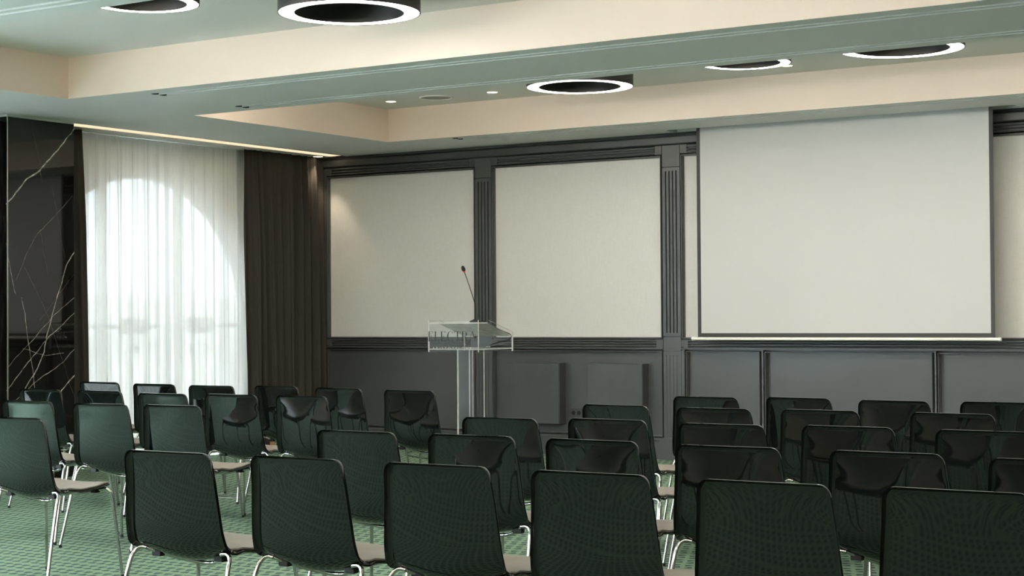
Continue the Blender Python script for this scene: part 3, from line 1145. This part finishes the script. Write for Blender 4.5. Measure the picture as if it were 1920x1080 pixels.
# microphone on the lectern
mb_ = (-7.950, 11.757, 1.2255)
mc = empty('microphone', mb_)
tag(mc, 'black gooseneck microphone with a red collar standing on the clear lectern', 'microphone')
bm = bmesh.new()
lathe(bm, [(0, 0), (0.048, 0), (0.048, 0.006), (0.040, 0.013), (0.018, 0.022), (0.010, 0.026), (0, 0.027)], n=32)
link('base', bm, M_PLASTIC, mc, smooth=True)
bm = bmesh.new()
gp = crv([(0, 0, 0.024), (0.004, 0, 0.07), (0.006, 0, 0.13), (-0.006, 0, 0.175), (-0.040, 0, 0.265), (-0.075, 0, 0.355), (-0.104, 0, 0.425)], 6)
tube(bm, gp, [max(0.0034, 0.0085 - 0.0012 * i) for i in range(len(gp))], 10)
gn = link('gooseneck', bm, M_PLASTIC, mc, smooth=True)
d = (Vector(gp[-1]) - Vector(gp[-2])).normalized()
p0 = Vector(gp[-1])
bm = bmesh.new()
tube(bm, [p0 - d * 0.004, p0 + d * 0.008], 0.0085, 16)
link('red_collar', bm, M_RED, mc, smooth=True)
bm = bmesh.new()
q = p0 + d * 0.006
tube(bm, [q, q + d * 0.004, q + d * 0.012, q + d * 0.024, q + d * 0.038, q + d * 0.046, q + d * 0.050], [0.008, 0.012, 0.0155, 0.0165, 0.0145, 0.009, 0.003], 20)
link('windscreen', bm, M_PLASTIC, mc, smooth=True)
bm = bmesh.new()
cp = [(0.03, 0.02, 0.008), (0.045, 0.06, 0.006), (0.06, 0.14, -0.02), (0.063, 0.25, -0.055), (0.068, 0.36, -0.085), (0.075, 0.425, -0.105), (0.070, 0.452, -0.13), (0.05, 0.44, -0.155), (0.0, 0.38, -0.172), (-0.02, 0.28, -0.192), (0.03, 0.2, -0.205),
      (0.06, 0.28, -0.207), (0.02, 0.40, -0.205), (-0.03, 0.33, -0.207), (0.03, 0.22, -0.211), (0.05, 0.15, -0.211)]
tube(bm, crv(cp, 6), 0.0042, 8)
cb_ = link('cable', bm, M_PLASTIC, mc, smooth=True)
bm = bmesh.new()
tube(bm, [(0.05, 0.15, -0.209), (0.048, 0.11, -0.209), (0.047, 0.095, -0.209)], [0.006, 0.006, 0.004], 12)
pg = link('plug', bm, M_STEEL, smooth=True)
pg.parent = cb_

# ------------------------------------------------------------------ small things on the floor
wb_ = empty('wooden_block', (-10.93, 12.52, 0))
M_ = boxes('body', [(-0.12, 0.12, -0.055, 0.055, 0.0, 0.10)], M_WOOD, wb_, bev=0.004)
boxes('lid', [(-0.125, 0.125, -0.06, 0.06, 0.10, 0.115)], M_WOOD, wb_, bev=0.003)
wb_.rotation_euler = (0, 0, math.radians(20))
wb_.location = (-10.60, 12.40, 0)
tag(wb_, 'small pale brown wooden block on the carpet below the charcoal blackout curtain', 'box')

fb = empty('floor_outlet_box', (-8.30, 9.11, 0))
tag(fb, 'flush steel rimmed outlet hatch in the carpet under the left block of chairs', 'outlet')
boxes('rim', [(-0.15, 0.15, -0.125, -0.115, 0, 0.004), (-0.15, 0.15, 0.115, 0.125, 0, 0.004), (-0.15, -0.14, -0.115, 0.115, 0, 0.004), (0.14, 0.15, -0.115, 0.115, 0, 0.004)], M_STEEL, fb)
boxes('lid', [(-0.139, 0.139, -0.114, 0.114, 0, 0.003)], M_CARPET, fb)
boxes('cable_slot', [(-0.05, 0.05, -0.100, -0.06, 0.003, 0.0045)], M_PLASTIC, fb)

bm = bmesh.new()
tube(bm, crv([(-8.1, 11.9, 0.004), (-8.5, 12.2, 0.004), (-8.95, 12.35, 0.004), (-9.3, 12.6, 0.004), (-9.45, 12.95, 0.004), (-9.35, 13.2, 0.004)], 8), 0.004, 8)
fc = link('floor_cable', bm, M_PLASTIC, smooth=True)
tag(fc, 'thin black cable lying on the carpet between the lectern and the front wall', 'cable')


# ------------------------------------------------------------------ chairs
def smooth01(a, b, x):
    t = max(0.0, min(1.0, (x - a) / (b - a)))
    return t * t * (3 - 2 * t)


PROF = crv([(-0.040, 0.810, 0), (-0.0330, 0.735, 0), (-0.0255, 0.650, 0), (-0.0185, 0.570, 0), (-0.0120, 0.506, 0), (0.001, 0.462, 0), (0.027, 0.428, 0),
            (0.075, 0.408, 0), (0.150, 0.406, 0), (0.240, 0.418, 0), (0.320, 0.437, 0), (0.375, 0.449, 0), (0.400, 0.449, 0)], 24)
LEN = [0.0]
for a, b in zip(PROF[:-1], PROF[1:]):
    LEN.append(LEN[-1] + (b - a).length)
LT = LEN[-1]


def prof(s):
    """point, tangent at arc length s"""
    s = max(0, min(LT, s))
    for i in range(len(LEN) - 1):
        if LEN[i + 1] >= s:
            t = (s - LEN[i]) / max(1e-9, LEN[i + 1] - LEN[i])
            p = PROF[i].lerp(PROF[i + 1], t)
            a, b = PROF[max(0, i - 3)], PROF[min(len(PROF) - 1, i + 4)]
            return p, (b - a).normalized()
    return PROF[-1], (PROF[-1] - PROF[-2]).normalized()


def lin(x, pts):
    if x <= pts[0][0]:
        return pts[0][1]
    for (a, va), (b, vb) in zip(pts[:-1], pts[1:]):
        if x <= b:
            t = (x - a) / (b - a)
            t = t if pts is WID else t * t * (3 - 2 * t)
            return va + (vb - va) * t
    return pts[-1][1]


WID = [(0.0, 0.202), (0.33, 0.233), (0.42, 0.235), (0.55, 0.230), (0.70, 0.215), (LT, 0.206)]
CUP = [(0.0, 0.004), (0.12, 0.012), (0.26, 0.013), (0.33, 0.017), (0.40, 0.038), (0.46, 0.048), (0.58, 0.034), (0.70, 0.020), (LT, 0.012)]


def half(s, rt, rf):
    w = lin(s, WID)
    if s < rt:
        w = w - rt + math.sqrt(max(0, rt * rt - (rt - s) ** 2))
    if LT - s < rf:
        w = w - rf + math.sqrt(max(0, rf * rf - (rf - (LT - s)) ** 2))
    return w


def shell_pt(s, v, off, rim, rt=0.036, rf=0.045):
    p, t = prof(s)
    n = Vector((-t.y, t.x, 0))            # in profile plane: (y, z)
    n = Vector((t.y * -1, t.x, 0))
    # inner normal points to the sitter: forward on the back, up on the seat
    w = half(s, rt, rf)
    x = v * w
    c = lin(s, CUP) * (abs(x) / 0.226) ** 2.0
    db = min((1 - abs(v)) * w, s + (0.0), LT - s)
    fl = -rim * max(0.0, 1 - db / 0.016) ** 2 * (1 - 0.7 * smooth01(0.36, 0.46, s))
    k = c + fl + off
    return Vector((x, p.x + n.x * k, p.y + n.y * k))


def shell_mesh(name, off, rim, th, inset, mat):
    vs = [0, 0.0012, 0.003, 0.0055, 0.0085, 0.012, 0.016, 0.022, 0.035, 0.07, 0.12]
    ss = [0.0, 0.0012, 0.003, 0.0055, 0.0085, 0.012, 0.016, 0.024, 0.036] + [0.055 + i * 0.02 for i in range(15)] + [0.352 + i * 0.012 for i in range(11)] + [0.49 + 0.03 * i for i in range(7)]
    ss = [s for s in ss if s < LT - 0.05] + [LT - x for x in (0.045, 0.034, 0.024, 0.016, 0.010, 0.005, 0.0015, 0)]
    if inset:
        lo, hi = inset, LT - inset
        ss = [lo + (hi - lo) * s / LT for s in ss]
    bm = bmesh.new()
    grids = []
    for o2 in (off, off + th):
        rows = []
        for s in ss:
            w = max(half(s, 0.036, 0.045), 1e-3)
            wi = max(w - inset - (0.030 * (1 - smooth01(0.32, 0.42, s)) if inset else 0), 1e-3)
            ed = [(1 - d / w) for d in vs]
            m = ed[-1]
            vv = [-e for e in ed] + [-m + 2 * m * i / 6 for i in range(1, 6)] + ed[::-1]
            rows.append([bm.verts.new(shell_pt(s, v * wi / w, o2, rim)) for v in vv])
        grids.append(rows)
    A, B = grids
    nr, nc = len(A), len(A[0])
    for i in range(nr - 1):
        for j in range(nc - 1):
            bm.faces.new((A[i][j], A[i][j + 1], A[i + 1][j + 1], A[i + 1][j]))
            bm.faces.new((B[i][j], B[i + 1][j], B[i + 1][j + 1], B[i][j + 1]))
    for i in range(nr - 1):
        bm.faces.new((A[i][0], A[i + 1][0], B[i + 1][0], B[i][0]))
        bm.faces.new((A[i][-1], B[i][-1], B[i + 1][-1], A[i + 1][-1]))
    for j in range(nc - 1):
        bm.faces.new((A[0][j], B[0][j], B[0][j + 1], A[0][j + 1]))
        bm.faces.new((A[-1][j], A[-1][j + 1], B[-1][j + 1], B[-1][j]))
    return bm


def make_chair():
    t = empty('shell_chair')
    link('shell', shell_mesh('shell', 0.0, 0.022, 0.006, 0.0, M_SHELL), M_SHELL, t, smooth=True)
    link('seat_pad', shell_mesh('pad', 0.0075, 0.003, 0.006, 0.008, M_PAD), M_PAD, t, smooth=True)
    r = 0.0078
    for sx in (-1, 1):
        for pts in ([(0.267, -0.090, 0.006), (0.250, -0.040, 0.22), (0.236, 0.004, 0.395), (0.228, 0.022, 0.432), (0.208, 0.030, 0.448), (0.180, 0.034, 0.446)],
                    [(0.267, 0.400, 0.006), (0.250, 0.380, 0.22), (0.234, 0.362, 0.400), (0.226, 0.355, 0.428), (0.207, 0.348, 0.440), (0.180, 0.344, 0.436)]):
            bm = bmesh.new()
            tube(bm, crv([(sx * p[0], p[1], p[2]) for p in pts], 4), r, 10)
            lg = link('leg', bm, M_CHROME, t, smooth=True)
            bm = bmesh.new()
            p = pts[0]
            tube(bm, [(sx * p[0], p[1], 0.0), (sx * p[0], p[1], 0.016)], [0.0095, 0.009], 10)
            link('foot_cap', bm, M_PLASTIC, lg, smooth=True)
    for y, z, dy in ((0.034, 0.446, 0.11), (0.344, 0.436, -0.05)):
        sag = 0.056 if y < 0.1 else 0.024
        bm = bmesh.new()
        tube(bm, crv([(-0.180, y, z), (-0.13, y + dy * .4, z - sag * .45), (-0.07, y + dy * .85, z - sag * .85), (0, y + dy, z - sag), (0.07, y + dy * .85, z - sag * .85), (0.13, y + dy * .4, z - sag * .45), (0.180, y, z)], 3), r, 10)
        link('crossbar', bm, M_CHROME, t, smooth=True)
        for sx in (-1, 1):
            zz = z - sag * .45
            boxes('clip', [(sx * 0.15 - 0.022, sx * 0.15 + 0.022, y + dy * .25 - 0.014, y + dy * .25 + 0.014, zz - 0.006, zz + 0.020)], M_PLASTIC, t, bev=0.004)
    return t


ROWN = {1: 'nearest row', 2: 'second nearest row', 3: 'middle row', 4: 'fourth row', 5: 'farthest row'}
ORD = ['first', 'second', 'third', 'fourth', 'fifth', 'sixth']
# x and y of the middle of each back's top edge, turn in degrees, per row counted from the aisle
RIGHT = {
    1: [(-4.280, 4.365, 0.6), (-3.714, 4.395, -2.0), (-3.138, 4.403, 0.6), (-2.567, 4.396, 0.5), (-1.995, 4.385, 0.5), (-1.455, 4.43, 0)],
    2: [(-4.340, 5.524, 0.4), (-3.780, 5.547, 1.2), (-3.226, 5.545, -1.0), (-2.640, 5.505, 2.0), (-2.053, 5.521, 0.0), (-1.480, 5.47, 0)],
    3: [(-4.297, 6.545, 1.8), (-3.798, 6.673, 0.2), (-3.191, 6.60, 0.8), (-2.657, 6.700, 0.4), (-2.074, 6.695, 0)],
    4: [(-4.362, 7.751, -3.0), (-3.764, 7.700, 2.0), (-3.226, 7.774, -0.2), (-2.568, 7.784, -1.8)],
    5: [(-4.321, 8.735, 0.8), (-3.804, 8.860, -5.0), (-3.217, 8.780, -2.6), (-2.672, 8.859, 0)],
}
LEFT = {
    2: [(-6.422, 5.523, 0.5)],
    3: [(-6.516, 6.690, 1.4), (-7.002, 6.63, 2.4), (-7.651, 6.681, 0.8)],
    4: [(-6.550, 7.815, -2.4), (-7.094, 7.793, 2.4), (-7.589, 7.708, 0.9), (-8.271, 7.828, -0.8), (-8.815, 7.808, -1.2)],
    5: [(-6.419, 8.726, -2.0), (-7.042, 8.783, -3.0), (-7.650, 8.860, -3.6), (-8.141, 8.745, 1.6), (-8.743, 8.798, 0), (-9.397, 8.892, -0.7)],
}
proto = None


def copy_tree(o, parent=None):
    c = o.copy()
    COL.objects.link(c)
    if parent:
        c.parent = parent
    for ch in o.children:
        copy_tree(ch, c)
    return c


for blk, rows in (('right', RIGHT), ('left', LEFT)):
    for rw, lst in rows.items():
        for i, (x, y, a) in enumerate(lst):
            if proto is None:
                proto = make_chair()
                c = proto
            else:
                c = copy_tree(proto)
            ar = math.radians(a)
            c.location = (x - 0.060 * math.sin(ar), y + 0.060 * math.cos(ar), 0)
            c.rotation_euler = (0, 0, ar)
            if blk == 'left' and rw == 2:
                lb = 'black shell chair nearest the camera at the left edge, carpet clear around its legs'
            else:
                side_ = 'right block' if blk == 'right' else 'left block'
                lb = 'black shell chair, %s from the aisle, %s, %s' % (ORD[i], ROWN[rw], side_)
            tag(c, lb, 'chair', 'black shell chairs in the %s block' % blk)

# ------------------------------------------------------------------ outside the windows
tr_ = boxes('terrace', [(-60, XL - 0.4, -40, 60, -0.25, -0.12)], M_STONE)
tag(tr_, 'pale stone terrace outside the window', kind='structure')
bal = empty('balustrade', (-13.2, 12.5, -0.12))
tag(bal, 'pale stone balustrade outside the window, seen blurred through the sheer curtain', 'balustrade')
boxes('top_rail', [(-0.14, 0.14, -4.5, 4.5, 1.10, 1.22)], M_STONE, bal, bev=0.01)
boxes('bottom_rail', [(-0.12, 0.12, -4.5, 4.5, 0.0, 0.32)], M_STONE, bal, bev=0.01)
bm = bmesh.new()
lathe(bm, [(0.0, 0.32), (0.075, 0.32), (0.075, 0.38), (0.045, 0.42), (0.085, 0.58), (0.075, 0.68), (0.04, 0.92), (0.05, 0.98), (0.075, 1.04), (0.075, 1.10), (0, 1.10)], n=14)
b0 = link('baluster', bm, M_STONE, bal, smooth=True)
b0.location = (0, -4.3, 0)
for i in range(1, 32):
    b = b0.copy()
    COL.objects.link(b)
    b.parent = bal
    b.location = (0, -4.3 + i * 0.277, 0)
bd = empty('building', (-42, 36, -0.12))
tag(bd, 'pale building across the street, barely visible through the sheer curtain', 'building')
boxes('wall', [(-4, 4, -12, 12, 0, 1.9)], M_FACADE, bd)
boxes('roof_ledge', [(-4.3, 4.3, -12.3, 12.3, 1.9, 2.1)], M_STONE, bd)
w0 = None
for zz in (0.3,):
    for i in range(8):
        if w0 is None:
            w0 = boxes('window', [(-0.05, 0.05, -0.6, 0.6, 0, 1.1)], M_DARKWIN, bd)
            w = w0
        else:
            w = w0.copy()
            COL.objects.link(w)
            w.parent = bd
        w.location = (4.0, -10.2 + i * 2.9, zz)
